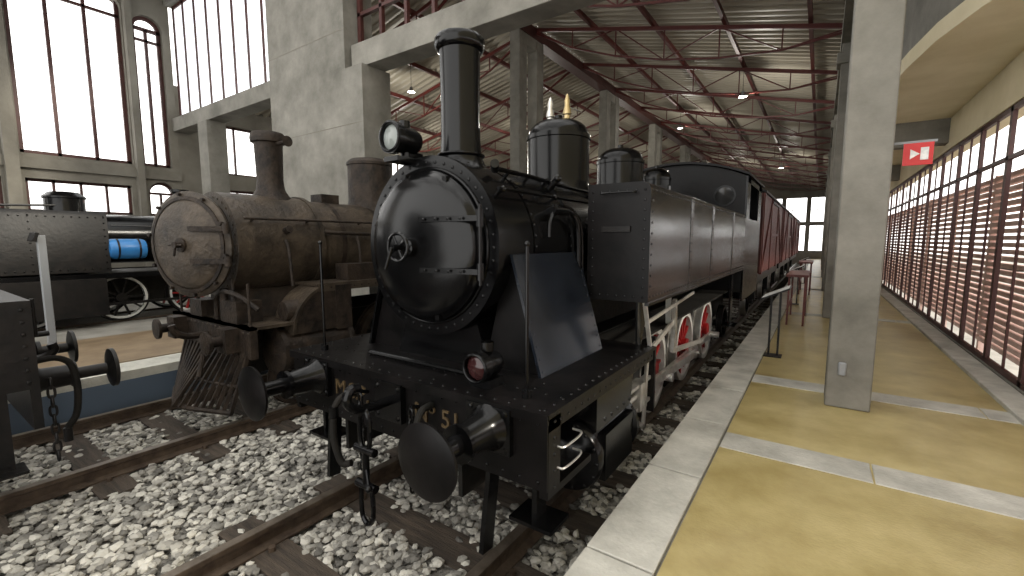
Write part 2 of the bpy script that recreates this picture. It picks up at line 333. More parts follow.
# cylinders and motion
for sx in (1,-1):
    X=CX+sx*.90; z=-1.33
    o.rev([(0,-.05),(.12,-.05),(.15,-.03),(.215,-.02),(.225,0),(.225,.03),(.195,.04),(.195,.62),(.225,.63),(.225,.67),(0,.68)],(X,2.38,z),(0,1,0),BLK,40)
    o.riv([(X+.2*math.cos(a),2.36,z+.2*math.sin(a)) for a in [i*PI/7 for i in range(14)]],(0,-1,0),BLK,.012)
    o.tor((X,2.34,z),(0,1,0),.10,.008,BLK,28)
    o.prism([(2.42,-1.16),(3.0,-1.16),(3.05,-.95),(3.05,-.86),(2.48,-.86),(2.42,-.95)],'x',X-.17,X+.17,BLK)
    o.cyl((X,2.36,-1.02),(X,3.12,-1.02),.09,BLK)
    o.b(X-.2,X+.2,2.5,2.98,-1.5,-1.2,BLK)
    for i in range(5): o.riv([(X+sx*.17,2.55+i*.11,-.92),(X+sx*.17,2.55+i*.11,-1.12)],(sx,0,0),BLK,.014)
    for dz in (.10,-.10): o.b(X-.03,X+.03,3.05,3.95,z+dz-.015,z+dz+.015,STEEL)
    o.cyl((X,3.05,z),(X,3.7,z),.022,STEEL); o.b(X-.05,X+.05,3.6,3.78,z-.12,z+.12,STEEL)
    o.b(X-.06,X+.06,3.93,3.97,-1.55,-.86,BLK2)
    o.cyl((X+sx*.02,3.1,-1.02),(X+sx*.02,3.75,-1.02),.016,STEEL)
    o.bar((X+sx*.06,3.72,-.92),(X+sx*.06,3.66,-1.62),.02,.05,STEEL)
    o.bar((X+sx*.06,3.72,-.96),(X+sx*.06,4.55,-.80),.02,.05,STEEL)
    o.bar((X+sx*.06,3.66,-1.6),(X+sx*.06,3.5,-1.5),.02,.04,STEEL)
    lk=[(X+sx*.07,4.52+.06*math.cos(t)-.06,-.85+t*.22) for t in [i*.3-1.2 for i in range(9)]]
    for p,q in zip(lk,lk[1:]): o.bar(p,q,.035,.07,STEEL)
    o.b(X-.09,X+.09,4.45,4.6,-.52,-.44,WHITE); o.bar((X,4.52,-.5),(X,4.56,-.85),.05,.03,WHITE)
    o.bar((X+sx*.07,4.52,-1.1),(X+sx*.10,5.75,-1.22),.02,.05,STEEL)
    o.bar((X+sx*.09,3.45,-.68),(X+sx*.09,5.2,-.58),.015,.03,STEEL)
    wr=.45; wz=RT+wr
    for i,y in enumerate((4.6,5.9,7.2)):
        wheel(o,(CX+sx*.70,y,wz),wr,.12,RED,WHITE,12,sgn=sx)
        cwp=[(y+wr*.84*math.cos(t),wz+wr*.84*math.sin(t)) for t in [2.2+i2*.18 for i2 in range(8)]]
        o.prism(cwp,'x',CX+sx*.66,CX+sx*.75,RED)
        o.cyl((CX+sx*.72,y+.14,wz-.10),(CX+sx*.92,y+.14,wz-.10),.045,STEEL)
    for y0 in (4.6,5.9):
        o.bar((CX+sx*.80,y0+.14,wz-.10),(CX+sx*.80,y0+1.44,wz-.10),.03,.085,STEEL)
    o.bar((CX+sx*.88,3.7,z),(CX+sx*.88,6.04,wz-.10),.035,.09,STEEL)
    o.bar((CX+sx*.93,5.9+.14,wz-.1),(CX+sx*.93,5.8,wz+.15),.03,.06,STEEL)
    wheel(o,(CX+sx*.70,3.05,RT+.27),.27,.10,BLK,BLK2,9,tyre=BLK2,sgn=sx)
    wheel(o,(CX+sx*.70,8.9,RT+.3),.30,.10,BLK,BLK2,9,tyre=BLK2,sgn=sx)
    o.b(CX+sx*1.0-.1,CX+sx*1.0+.1,7.6,7.9,-1.35,-1.33,BLK); o.bar((CX+sx*1.0,7.75,-.46),(CX+sx*1.0,7.75,-1.35),.03,.2,BLK)
for y in (4.6,5.9,7.2,3.05,8.9): o.cyl((CX-.7,y,RT+(.45 if 4<y<8 else .27)),(CX+.7,y,RT+(.45 if 4<y<8 else .27)),.06,SOOT)
o.b(CX-.5,CX+.5,3.3,8.1,-.75,-.5,SOOT)
loco1=o.fin()
def text(body,loc,size,name,mt,parent,sp=1):
    c=bpy.data.curves.new(name,'FONT'); c.body=body; c.size=size; c.extrude=.005; c.align_x='CENTER'; c.space_character=sp
    ob=bpy.data.objects.new(name,c); S.collection.objects.link(ob); ob.rotation_euler=(PI/2,0,0)
    ob.data.materials.append(mt); ob.parent=parent; ob.matrix_parent_inverse=Matrix.Translation(-parent.location); ob.location=loc
text('Nº 51',(CX+.38,1.765,-1.05),.15,'number_plate_letters',GOLD,loco1)
text('M.S.P.',(CX-.40,1.765,-1.05),.15,'company_letters',GOLD,loco1)
# ---------------------------------------------------------------- LOCO 2 (rusty)
C2=-5.36
o=M('rusty_steam_locomotive'); zc=-.05
o.rev([(.44,.12),(.44,0),(.56,0),(.56,.9),(.575,.9),(.575,.95),(.53,.95),(.53,5.9),(0,5.9)],(C2,2.14,zc),(0,1,0),RUST,56)
o.rev([(.45,.12),(0,.12)],(C2,2.14,zc),(0,1,0),SOOT,40)
for yy in (3.35,3.95,4.9): o.rev([(.536,0),(.536,.06)],(C2,yy,zc),(0,1,0),RUST2,56)
o.riv([(C2+.5*math.cos(a),2.14,zc+.5*math.sin(a)) for a in [2*PI*i/30 for i in range(30)]],(0,-1,0),RUST,.014)
a=math.radians(18); hx=C2+.54; hy=2.10
nd=Vector((math.sin(a),-math.cos(a),0)); ud=Vector((-math.cos(a),-math.sin(a),0)); dc=Vector((hx,hy,zc))+ud*.54
o.rev([(0,-.0),(.50,-.0),(.54,0),(.545,.03),(.50,.05)]+[(.46*math.cos(t),.05+.07*math.sin(t)) for t in [PI/2*i/8 for i in range(8)]]+[(0,.12)],dc,nd,RUST,56)
o.rev([(.49,.05),(.49,.065),(.455,.07)],dc,nd,RUST2,56)
for zz in (.16,-.16):
    p0=dc-ud*.56+nd*.09+Vector((0,0,zz)); p1=dc-ud*.12+nd*.13+Vector((0,0,zz))
    o.bar(p0,p1,.02,.05,RUST2); o.cyl(p0+Vector((0,0,-.05)),p0+Vector((0,0,.05)),.03,RUST2)
o.cyl(dc+nd*.1,dc+nd*.2,.03,RUST2); o.cyl(dc+nd*.12,dc+nd*.14,.07,RUST2)
q=dc+nd*.18; sd=ud.normalized()
o.cyl(q-sd*.09,q+sd*.09,.011,RUST2); o.cyl(q,q+Vector((0,0,-.11))+sd*.03,.011,RUST2)
for k in range(10):
    t=2*PI*k/10+.2; pp=dc+nd*.05+ud*(.515*math.cos(t))+Vector((0,0,.515*math.sin(t))); o.cyl(pp,pp+nd*.03,.018,RUST2,seg=8)
o.rev([(.27,-.12),(.24,-.04),(.19,.02),(.155,.08),(.145,.14),(.14,.20),(.150,.58),(.155,.61),(.185,.62),(.19,.66),(.185,.70),(.165,.73),(.14,.73),(.13,.4),(0,.4)],(C2,2.78,.50),(0,0,1),RUST2,40)
o.tube([(C2+.15,2.8,1.10),(C2+.30,2.8,1.10)],.02,RUST2); o.rev([(.02,0),(.03,.05),(.06,.09),(0,.09)],(C2+.29,2.8,1.10),(1,0,0),RUST2,14)
for y,h in ((4.2,.70),(6.0,.6)):
    o.rev([(.36,-.12),(.33,-.02),(.31,.04),(.30,.1),(.30,h*.82),(.315,h*.83),(.315,h*.88),(.26,h*.95),(.08,h),(0,h)],(C2,y,.46),(0,0,1),RUST2,36)
o.b(C2-.12,C2+.12,3.35,3.6,.45,.58,RUST2)
PB=.27
for sx in (1,-1):
    X=C2+sx*.56
    o.tube([(X,2.2,.22),(X,7.0,.22)],.014,RUST2)
    for y in (2.3,2.9,3.6,4.4): o.cyl((X-sx*.06,y,.2),(X,y,.22),.014,RUST2)
    o.tube([(C2+sx*.55,3.1,.10),(C2+sx*.60,3.2,.08),(C2+sx*.60,5.0,.06)],.022,RUST2)
    o.tube([(C2+sx*.56,2.62,.0),(C2+sx*.62,2.62,-.1),(C2+sx*.66,2.62,-.5)],.018,RUST2,10)
    o.tube([(C2+sx*.60,3.5,.05),(C2+sx*.66,3.5,-.1),(C2+sx*.66,3.5,-.5)],.018,RUST2)
    o.cyl((X-.02,2.64,.10),(X+sx*.06,2.64,.12),.04,RUST2)
    o.b(C2+sx*.45 if sx>0 else C2-.93,C2+.93 if sx>0 else C2-.45,2.75,8.0,-.50,-.475,RUST)
    o.b(C2+sx*.92-.012,C2+sx*.92+.012,2.75,8.0,-.56,-.47,RUST)
    o.rline((C2+sx*.934,2.8,-.52),(C2+sx*.934,5,-.52),.1,(sx,0,0),RUST2,.012)
    X=C2+sx*.74
    o.rev([(0,-.07),(.12,-.06),(.20,-.03),(.25,-.02),(.25,.03),(.22,.04),(.22,.75),(.25,.76),(.25,.80),(0,.81)],(X,2.35,-1.15),(0,1,0),RUST2,36)
    o.riv([(X+.22*math.cos(t),2.33,-1.15+.22*math.sin(t)) for t in [i*PI/6 for i in range(12)]],(0,-1,0),RUST2,.016)
    arc=arcpts((2.95,-.98),.48,PI*.5,PI,10)
    o.prism([(2.95,-.98)]+arc,'x',X-.19,X+.19,RUST2)
    o.prism([(y2,z2) for y2,z2 in arcpts((2.95,-.98),.51,PI*.5,PI,10)]+[(y2,z2) for y2,z2 in arcpts((2.95,-.98),.48,PI,PI*.5,10)],'x',X-.20,X+.20,RUST)
    o.b(X-.2,X+.2,2.95,3.15,-1.0,-.5,RUST2)
    o.rev([(0,0),(.10,0),(.11,.03),(.11,.3),(0,.32)],(X+sx*.05,2.42,-.74),(0,1,0),RUST2,20)
    o.cyl((C2+sx*.35,2.14,-.40),(C2+sx*.50,1.82+PB,-.84),.018,RUST2)
    o.b(C2+sx*.5-.02,C2+sx*.5+.02,1.8+PB,9.0,-1.4,-.86,SOOT)
    o.b(C2+sx*.62-.1,C2+sx*.62+.1,1.62+PB,1.78+PB,-1.1,-.86,RUST2); o.cyl((C2+sx*.62,1.62+PB,-.98),(C2+sx*.62,1.50+PB,-.98),.05,RUST2); o.rev([(0,0),(.11,0),(.11,.03),(0,.05)],(C2+sx*.62,1.51+PB,-.98),(0,-1,0),RUST2)
    wheel(o,(C2+sx*.66,2.62,RT+.30),.30,.10,RUST2,RUST2,9,tyre=RUST2,sgn=sx)
    for y in (3.9,5.1,6.3): wheel(o,(C2+sx*.66,y,RT+.5),.50,.12,RUST2,RUST2,12,tyre=RUST2,sgn=sx)
    o.bar((C2+sx*.82,2.9,-1.15),(C2+sx*.82,5.0,-1.3),.03,.08,RUST2)
    o.b(C2+sx*.70-.12,C2+sx*.70+.12,3.2,3.7,-.475,-.28,RUST2)
o.prism([(C2-.40,-.85),(C2-.25,-.42),(C2+.25,-.42),(C2+.40,-.85)],'y',2.2,3.0,RUST2)
o.b(C2-.93,C2+.93,1.75+PB,2.8,-.87,-.84,RUST); o.b(C2-.93,C2+.93,1.75+PB,1.82+PB,-1.15,-.84,RUST2)
o.rline((C2-.9,1.75+PB,-.9),(C2+.9,1.75+PB,-.9),.1,(0,-1,0),RUST,.014)
o.b(C2+.3,C2+.62,2.05,2.3,-.84,-.62,RUST2); o.cyl((C2+.25,2.1,-.84),(C2+.25,2.1,-.5),.04,RUST2); o.tube([(C2+.1,2.08,-.84),(C2+.1,2.08,-.6),(C2+.3,2.08,-.52),(C2+.6,2.1,-.56),(C2+.75,2.2,-.7)],.025,RUST2,8)
o.b(C2-.5,C2-.2,2.05,2.25,-.84,-.66,RUST2)
for xx in (-.8,.84): o.cyl((C2+xx,1.8+PB,-.84),(C2+xx,1.8+PB,-.42),.014,RUST2,seg=8)
for i in range(17):
    t=-1+2*i/16; xt=C2+.12+.72*t; xb=C2+.12+.66*t; yb=1.62+.25*abs(t)
    o.bar((xt,1.76+PB,-1.12),(xb,yb,-1.66),.03,.035,RUST2)
o.tube([(C2+.12-.68,1.87,-1.66),(C2+.12,1.62,-1.66),(C2+.12+.68,1.87,-1.66)],.025,RUST2,6)
o.tube([(C2+.12-.70,1.95,-1.42),(C2+.12,1.80,-1.42),(C2+.12+.70,1.95,-1.42)],.018,RUST2,6)
o.tube([(C2,1.75+PB,-1.0),(C2,1.55+PB,-1.0),(C2,1.45+PB,-.94),(C2,1.43+PB,-.86)],.035,RUST2,8)
o.tube([(C2+.3,1.74+PB,-1.0),(C2+.3,1.62+PB,-1.0),(C2+.32,1.56+PB,-1.2),(C2+.38,1.5+PB,-1.35)],.024,RUST2,8)
o.b(C2-.93,C2+.93,8.0,9.8,-.85,.95,RUST2); roofarc(o,C2-.93,C2+.93,.95,.25,7.9,9.9,.04,RUST2)
o.fin()
# ---------------------------------------------------------------- LOCO 3 (far left)
C3=-11.2; FZ=-1.5
o=M('black_tank_locomotive')
for sx in (1,-1):
    xo=C3+sx*.95
    o.prism([(xo-sx*.45,-.55),(xo,-.55),(xo,.40),(xo-sx*.05,.48),(xo-sx*.45,.48)],'y',-1.0,2.45,BLK2)
    for z in (-.5,.38): o.rline((xo,-.9,z),(xo,2.4,z),.1,(sx,0,0),BLK,.014)
    o.rline((xo,2.4,-.5),(xo,2.4,.4),.1,(sx,0,0),BLK,.014); o.rline((xo,1.5,-.5),(xo,1.5,.4),.1,(sx,0,0),BLK,.014)
    o.b(C3+sx*.5-.02,C3+sx*.5+.02,-1,4.4,-1.15,-.65,SOOT)
    o.b(xo-.03,xo+.03,-1,4.3,-.66,-.58,BLK)
    for y in (.3,1.45,2.62): wheel(o,(C3+sx*.62,y,-1.05),.42,.1,BLK2,WHITE,10,tyre=BLK2,sgn=sx)
    wheel(o,(C3+sx*.62,3.75,-1.05),.42,.1,RED,WHITE,10,tyre=BLK2,sgn=sx)
    o.bar((C3+sx*.76,.3,-1.15),(C3+sx*.76,3.75,-1.15),.025,.05,BLK2)
    o.rev([(0,0),(.16,.03),(.18,.08),(.18,.50),(.16,.55),(0,.58)],(xo-sx*.1,2.42,-.16),(0,1,0),BLUE,28)
    for y in (2.55,2.85): o.rev([(.186,0),(.186,.03)],(xo-sx*.1,y,-.16),(0,1,0),BLK2,28)
    o.b(xo-.15,xo+.1,-.8,2.35,-1.3,-.66,BLK2)
    o.tube([(xo,2.5,.25),(xo,4.2,.25)],.012,BLK2,6)
o.b(C3-.9,C3+.9,-1.0,4.4,-.68,-.60,BLK2)
o.rev([(0,-1.6),(.46,-1.6),(.46,1.4),(.50,1.4),(.50,1.9),(.42,1.92),(.40,1.98),(0,2.02)],(C3,2.4,.02),(0,1,0),BLK,40)
o.rev([(.22,-.1),(.20,0),(.20,.25),(.21,.26),(.16,.36),(0,.40)],(C3+.1,.95,.42),(0,0,1),BLK,28)
o.rev([(.30,-.1),(.27,.0),(.27,.30),(.29,.31),(.29,.34),(.2,.42),(0,.44)],(C3+.1,2.1,.42),(0,0,1),BLK,28)
o.rev([(.2,-.1),(.13,.05),(.12,.5),(.16,.55),(.16,.6),(0,.6)],(C3,3.9,.45),(0,0,1),BLK,28)
o.tube([(C3+.3,1.1,.55),(C3+.3,2.0,.6)],.02,BLK2,6)
o.b(C3-.95,C3+.95,-2.6,-1.0,-.6,1.0,BLK); roofarc(o,C3-.95,C3+.95,1.0,.2,-2.7,-.9,.04,BLK)
o.b(C3-.95,C3+.95,4.35,4.42,-1.1,-.62,BLK2)
o.fin()
# ---------------------------------------------------------------- vehicle 4 (near left end)
C4=-5.36
o=M('shunting_locomotive')
o.b(C4-1.05,C4+1.05,.55,.60,-1.28,-.42,BLK2); o.rline((C4-1,.60,-.46),(C4+1,.60,-.46),.09,(0,1,0),BLK2,.014); o.rline((C4-1,.60,-1.24),(C4+1,.60,-1.24),.09,(0,1,0),BLK2,.014)
o.b(C4-1.05,C4+1.05,-3.2,.6,-.44,-.40,BLK2)
for sx in (1,-1):
    o.b(C4+sx*1.03-.02,C4+sx*1.03+.02,-3.2,.6,-1.0,-.42,BLK2)
    o.rline((C4+sx*1.052,.55,-.95),(C4+sx*1.052,.55,-.46),.08,(sx,0,0),BLK2,.014)
    bx=C4+sx*.62
    o.rev([(.13,0),(.11,.03),(.085,.07),(.08,.22),(.095,.23),(.095,.26),(.045,.265),(.045,.44),(.08,.45),(.155,.465),(.157,.49),(0,.51)],(bx,.60,-1.04),(0,1,0),BLK2,32)
    for y in (-2.2,-.6): wheel(o,(C4+sx*.66,y,RT+.42),.42,.12,BLK2,RED,10,sgn=sx)
    o.b(C4+sx*1.0-.1,C4+sx*1.0+.1,.2,.5,-1.55,-1.53,BLK2); o.bar((C4+sx*1.0,.35,-1.0),(C4+sx*1.0,.35,-1.55),.03,.2,BLK2)
    hx=C4+sx*.86
    o.tube([(hx,.6,-.85),(hx,.72,-.84),(hx,.80,-.90),(hx,.82,-1.1),(hx,.80,-1.3),(hx,.74,-1.38)],.022,SOOT,10)
    o.cyl((hx,.74,-1.38),(hx,.74,-1.48),.026,BLK2)
    o.cyl((C4+sx*.95,.62,-.66),(C4+sx*.95,.62,-.40),.012,BLK2)
o.cyl((C4+.6,.60,-.70),(C4+.6,.74,-.70),.02,BLK2)
for i in range(9): link(o,(C4+.98,.66,-1.0-i*.066),.018,.038,.008,BLK2,yaw=(i%2)*PI/2)
o.tube([(C4,.6,-1.0),(C4,.78,-1.0),(C4,.86,-.94),(C4,.84,-.88)],.035,BLK2)
o.b(C4-.8,C4+.8,-3.1,-1.2,-.4,.9,BLK2); roofarc(o,C4-.8,C4+.8,.9,.2,-3.2,-1.1,.04,BLK2)
o.b(C4-.5,C4+.5,-1.2,.1,-.4,.05,BLK2)
o.fin()
# ---------------------------------------------------------------- wagons
def wagon(y0,L,mt):
    o=M('covered_goods_wagon'); xl,xr=CX-1.08,CX+1.08
    o.b(xl,xr,y0,y0+L,-.72,1.0,mt); roofarc(o,xl,xr,1.0,.22,y0-.08,y0+L+.08,.04,BLK2)
    n=int(L/.16)
    for i in range(n+1):
        y=y0+i*L/n
        for X,s in ((xl,-1),(xr,1)): o.b(X-.006,X+.006,y-.065,y+.065,-.70,.98,mt)
    for X,s in ((xl,-1),(xr,1)):
        for y in (y0+.03,y0+L*.33,y0+L*.67,y0+L-.03): o.b(X+s*.0-.03,X+.03,y-.035,y+.035,-.74,1.0,BLK2 if mt!=MAROON else mt)
        o.bar((X+s*.02,y0+.05,-.68),(X+s*.02,y0+L*.33,.95),.03,.06,mt); o.bar((X+s*.02,y0+L-.05,-.68),(X+s*.02,y0+L*.67,.95),.03,.06,mt)
        o.b(X-.035,X+.035,y0+L*.33,y0+L*.67,.1,.16,mt); o.b(X-.04,X+.04,y0+L*.35,y0+L*.7,.90,.95,BLK2)
        o.b(X-s*.1-.04,X-s*.1+.04,y0,y0+L,-.95,-.74,BLK2)
        for y in (y0+1.0,y0+L-1.0): wheel(o,(CX+s*.70,y,RT+.38),.38,.12,BLK2,BLK2,8,sgn=s); o.b(CX+s*.82-.05,CX+s*.82+.05,y-.12,y+.12,-1.5,-.9,BLK2)
        for ye,dd in ((y0,-1),(y0+L,1)): o.rev([(.09,0),(.07,.2),(.04,.2),(.04,.3),(.16,.32),(0,.34)],(CX+s*.765,ye,-.95),(0,dd,0),BLK2,20)
    o.fin()
wagon(10.95,5.6,MAROON); wagon(17.3,6.4,MAROON); wagon(24.4,6.4,MAROON)
# ---------------------------------------------------------------- track, ballast
def track(c,y0,y1,name,rt=RT,sl=True,g=.675):
    o=M(name)
    for X in (c-g,c+g):
        pr=[(X-.06,rt-.13),(X+.06,rt-.13),(X+.06,rt-.118),(X+.012,rt-.10),(X+.012,rt-.04),(X+.033,rt-.03),(X+.033,rt-.004),(X-.033,rt-.004),(X-.033,rt-.03),(X-.012,rt-.04),(X-.012,rt-.10),(X-.06,rt-.118)]
        o.prism(pr,'y',y0,y1,RAILM); o.b(X-.030,X+.030,y0,y1,rt-.006,rt,RAILT)
    if sl:
        y=y0+.2
        while y<min(y1,30):
            o.b(c-1.05,c+1.05,y-.12,y+.12,rt-.27,rt-.128,WOODS)
            for X in (c-g,c+g):
                for d in (-.09,.09): o.cyl((X+d,y,rt-.13),(X+d,y,rt-.10),.022,RAILM,seg=8)
            y+=.68
    return o.fin()
track(CX,-3,42,'railway_track'); track(-5.36,-4,42,'railway_track')
track(C3,-4,42,'railway_track',rt=-1.47,sl=False,g=.6)
o=M('floor_ballast'); o.b(-6.5,-.84,-4,43,-2.2,-1.965,GRND); o.fin()
def stones(name,x0,x1,y0,y1,dens,rmin,rmax):
    n=int((x1-x0)*(y1-y0)*dens)
    P=np.column_stack([np.random.uniform(x0,x1,n),np.random.uniform(y0,y1,n),np.random.uniform(-1.965,-1.925,n)])
    keep=np.ones(n,bool)
    for c,ys in ((CX,-2.8),(-5.36,-3.8)):
        ph=np.abs(((P[:,1]-ys+.34)%.68)-.34)
        ins=(np.abs(P[:,0]-c)<1.06)&(ph<.12)
        keep&=~(ins&(np.random.rand(n)>.07))
        for X in (c-.675,c+.675): keep&=~(np.abs(P[:,0]-X)<.07)
    P=P[keep]; n=len(P)
    b=bmesh.new(); bmesh.ops.create_icosphere(b,subdivisions=1,radius=1); V=np.array([v.co[:] for v in b.verts]); F=np.array([[v.index for v in f.verts] for f in b.faces]); b.free()
    r=np.random.uniform(rmin,rmax,n)
    sc=np.column_stack([np.ones(n),np.random.uniform(.6,.95,n),np.random.uniform(.32,.6,n)])*r[:,None]
    VV=V[None]*(1+np.random.uniform(-.22,.22,(n,len(V),1)))*sc[:,None,:]
    th=np.random.uniform(0,2*PI,n); ta=np.random.uniform(-.45,.45,n)
    c,s_=np.cos(ta)[:,None],np.sin(ta)[:,None]
    y=VV[...,1]*c-VV[...,2]*s_; z=VV[...,1]*s_+VV[...,2]*c; x=VV[...,0]
    c,s_=np.cos(th)[:,None],np.sin(th)[:,None]
    X=x*c-y*s_; Y=x*s_+y*c
    VV=np.stack([X,Y,z],-1)+P[:,None,:]
    FF=(F[None]+(np.arange(n)*len(V))[:,None,None]).reshape(-1,3)
    me=bpy.data.meshes.new(name); me.from_pydata(VV.reshape(-1,3).tolist(),[],FF.tolist()); me.materials.append(STONE); me.update()
    for p in me.polygons: p.use_smooth=False
    ob=bpy.data.objects.new(name,me); S.collection.objects.link(ob)
stones('ballast_stones',-6.4,-.88,-.6,5.0,760,.024,.045)
stones('ballast_stones',-6.4,-.88,5.0,14,220,.03,.055)
# ---------------------------------------------------------------- platforms
o=M('floor_platform')
o.b(-.80,1.70,-3,43,-2.2,-1.52,CONC)
o.b(-.515,1.70,-3,43,-1.52,-1.502,OCHRE)
o.fin()
o=M('trim_platform_coping')
y=-3.0
while y<43:
    L=.98; o.b(-.86,-.53,y,y+L-.012,-1.62,-1.497+random.uniform(-.002,.002),COPE); y+=L
for y0,y1 in ((3.42,3.72),(5.25,5.55),(10.6,10.9),(16.2,16.5),(21.8,22.1)):
    x=-.515
    while x<1.6:
        o.b(x,min(x+.88,1.66),y0,y1,-1.51,-1.496,COPE); x+=.89
o.b(1.45,1.68,-3,43,-1.51,-1.46,COPE)
o.fin(.006)
o=M('floor_left_platform')
o.b(-14.9,-6.5,-5,43,-2.2,-1.51,PAVE)
o.b(-6.95,-6.47,-5,43,-1.60,-1.497,COPE)
o.b(-9.1,-7.0,1.0,4.4,-1.51,-1.495,BROWNF)
o.b(-6.50,-6.47,-5,43,-1.95,-1.60,BGP)
o.fin()
# ---------------------------------------------------------------- walls
def wall(name,ax,c,th,a0,a1,z0,z1,ops,mt,arch=()):
    o=M(name)
    A=sorted(set([a0,a1]+[v for p in ops for v in p[:2] if a0<v<a1])); Z=sorted(set([z0,z1]+[v for p in ops for v in p[2:4] if z0<v<z1]))
    for i in range(len(A)-1):
        for j in range(len(Z)-1):
            am=(A[i]+A[i+1])/2; zm=(Z[j]+Z[j+1])/2
            if any(p[0]<am<p[1] and p[2]<zm<p[3] for p in ops): continue
            if ax=='x': o.b(c,c+th,A[i],A[i+1],Z[j],Z[j+1],mt)
            else: o.b(A[i],A[i+1],c,c+th,Z[j],Z[j+1],mt)
    for (b0,b1,zt,r) in arch:
        m=(b0+b1)/2;h=(b1-b0)/2
        for sg in (-1,1):
            pts=[(m+sg*h,zt),(m+sg*h,zt-r)]+[(m+sg*h*math.cos(t),zt-r+r*math.sin(t)) for t in [PI/2*i/8 for i in range(1,9)]]
            o.prism(pts,ax,c,c+th,mt)
    return o.fin()
WN=[0]
def window(ax,c,a0,a1,z0,z1,nv,zs,mt=FRAME,w=.06,th=.07,arch=0,pane=False):
    WN[0]+=1; o=M('window_%d'%WN[0])
    def bb(u0,u1,v0,v1):
        if ax=='x': o.b(c,c+th,u0,u1,v0,v1,mt)
        else: o.b(u0,u1,c,c+th,v0,v1,mt)
    bb(a0,a0+w,z0,z1-arch); bb(a1-w,a1,z0,z1-arch); bb(a0,a1,z0,z0+w)
    if not arch: bb(a0,a1,z1-w,z1)
    else:
        m=(a0+a1)/2;h=(a1-a0)/2
        P=[(m+h*math.cos(t),z1-arch+arch*math.sin(t)) for t in [PI*i/16 for i in range(17)]]
        Q=[(m+(h-w)*math.cos(t),z1-arch+(arch-w)*math.sin(t)) for t in [PI*i/16 for i in range(16,-1,-1)]]
        for i in range(16): o.prism([P[i],P[i+1],Q[15-i],Q[16-i]],ax,c,c+th,mt)
        bb(a0,a1,z1-arch-w/2,z1-arch+w/2)
    for i in range(1,nv):
        a=a0+(a1-a0)*i/nv; bb(a-w*.4,a+w*.4,z0,z1-arch)
    for z in zs: bb(a0,a1,z-w*.35,z+w*.35)
    if pane: o.b(a0,a1,c+th*.4,c+th*.6,z0,z1,GLOWPANE)  # self-glowing sheet added in place of daylight through the opening
    o.fin()
WX=-14.8
ups=[(-2.6,-.5,1.95,6.2),(-.25,1.85,1.95,6.2),(2.17,4.18,1.95,6.2),(4.38,5.02,1.95,5.8)]
lows=[(-2.6,-.5,.65,1.4),(-.25,1.85,.65,1.4),(2.2,4.1,.65,1.4),(4.45,5.05,.65,1.55)]
rears=[(a,a+3.6,z[0],z[1]) for a in (6.0,11.0,16.5,22.0,28.0,34) for z in ((.4,1.5),(1.95,3.4))]
wall('wall_left','x',WX-.3,.3,-5,5.2,-2,6.6,ups+lows,CONC2,arch=[(4.38,5.02,5.8,.32),(4.45,5.05,1.55,.3),(2.17,4.18,6.2,.4),(-.25,1.85,6.2,.4)])
wall('wall_left_rear','x',WX-.3,.3,5.2,43,-2,4.2,rears,CONC2)
for i,u in enumerate(ups): window('x',WX-.2,*u,3 if i<3 else 2,[5.2] if i==3 else [5.6],arch=.32 if i==3 else 0,w=.085)
for i,u in enumerate(lows): window('x',WX-.2,*u,4 if i<3 else 2,[],arch=.3 if i==3 else 0,w=.06)
for u in rears: window('x',WX-.2,*u,5,[])
o=M('trim_left_wall'); o.b(WX,WX+.08,-5,5.2,1.62,1.86,CONC2); o.b(WX,WX+.2,4.20,4.34,-1.5,6.5,CONC2); o.b(WX,WX+.2,1.9,2.12,-1.5,6.5,CONC2); o.fin()
o=M('wall_cross_beam')
o.b(-14.8,-9.4,5.1,5.5,2.95,3.30,CONC); o.b(-6.9,.5,5.1,5.5,2.95,3.35,CONC)
o.b(-14.8,.5,5.1,5.5,6.2,6.6,CONC)
o.fin(.01)
o=M('wall_pier'); o.prism([(-9.45,-1.5),(-6.5,-1.5),(-6.5,2.95),(-6.95,2.95),(-6.95,6.6),(-9.45,6.6)],'y',5.0,5.6,CONC)
for z in (.55,2.0,3.6,5.1): o.b(-9.455,-6.94 if z>2.9 else -6.495,4.997,5.0,z,z+.014,CONC2)
o.fin()
o=M('concrete_pillar'); o.b(-13.1,-12.6,5.05,5.5,-1.5,2.95,CONC); o.fin(.01)
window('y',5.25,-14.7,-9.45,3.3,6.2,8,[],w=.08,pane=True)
window('y',5.25,-6.9,.4,3.35,6.2,12,[3.9,5.0],w=.08)
o=M('ceiling_front_hall'); o.b(-15.1,-10.6,-5,5.6,6.6,6.75,DWOOD)
for y in (-3.5,-1.5,.5,2.5,4.5): o.b(-15,-10.6,y-.08,y+.08,6.35,6.6,DWOOD)
o.b(-10.6,2,5.1,5.6,6.6,6.75,DWOOD)
o.fin()
o=M('skylight_beams')
for y in (-3.0,-1.4,.2,1.8,3.4): o.b(-10.6,1.9,y-.14,y+.14,6.55,6.85,DWOOD)
for x in (-7.5,-4.4,-1.3): o.b(x-.1,x+.1,-5,5.5,6.6,6.8,DWOOD)
o.fin()
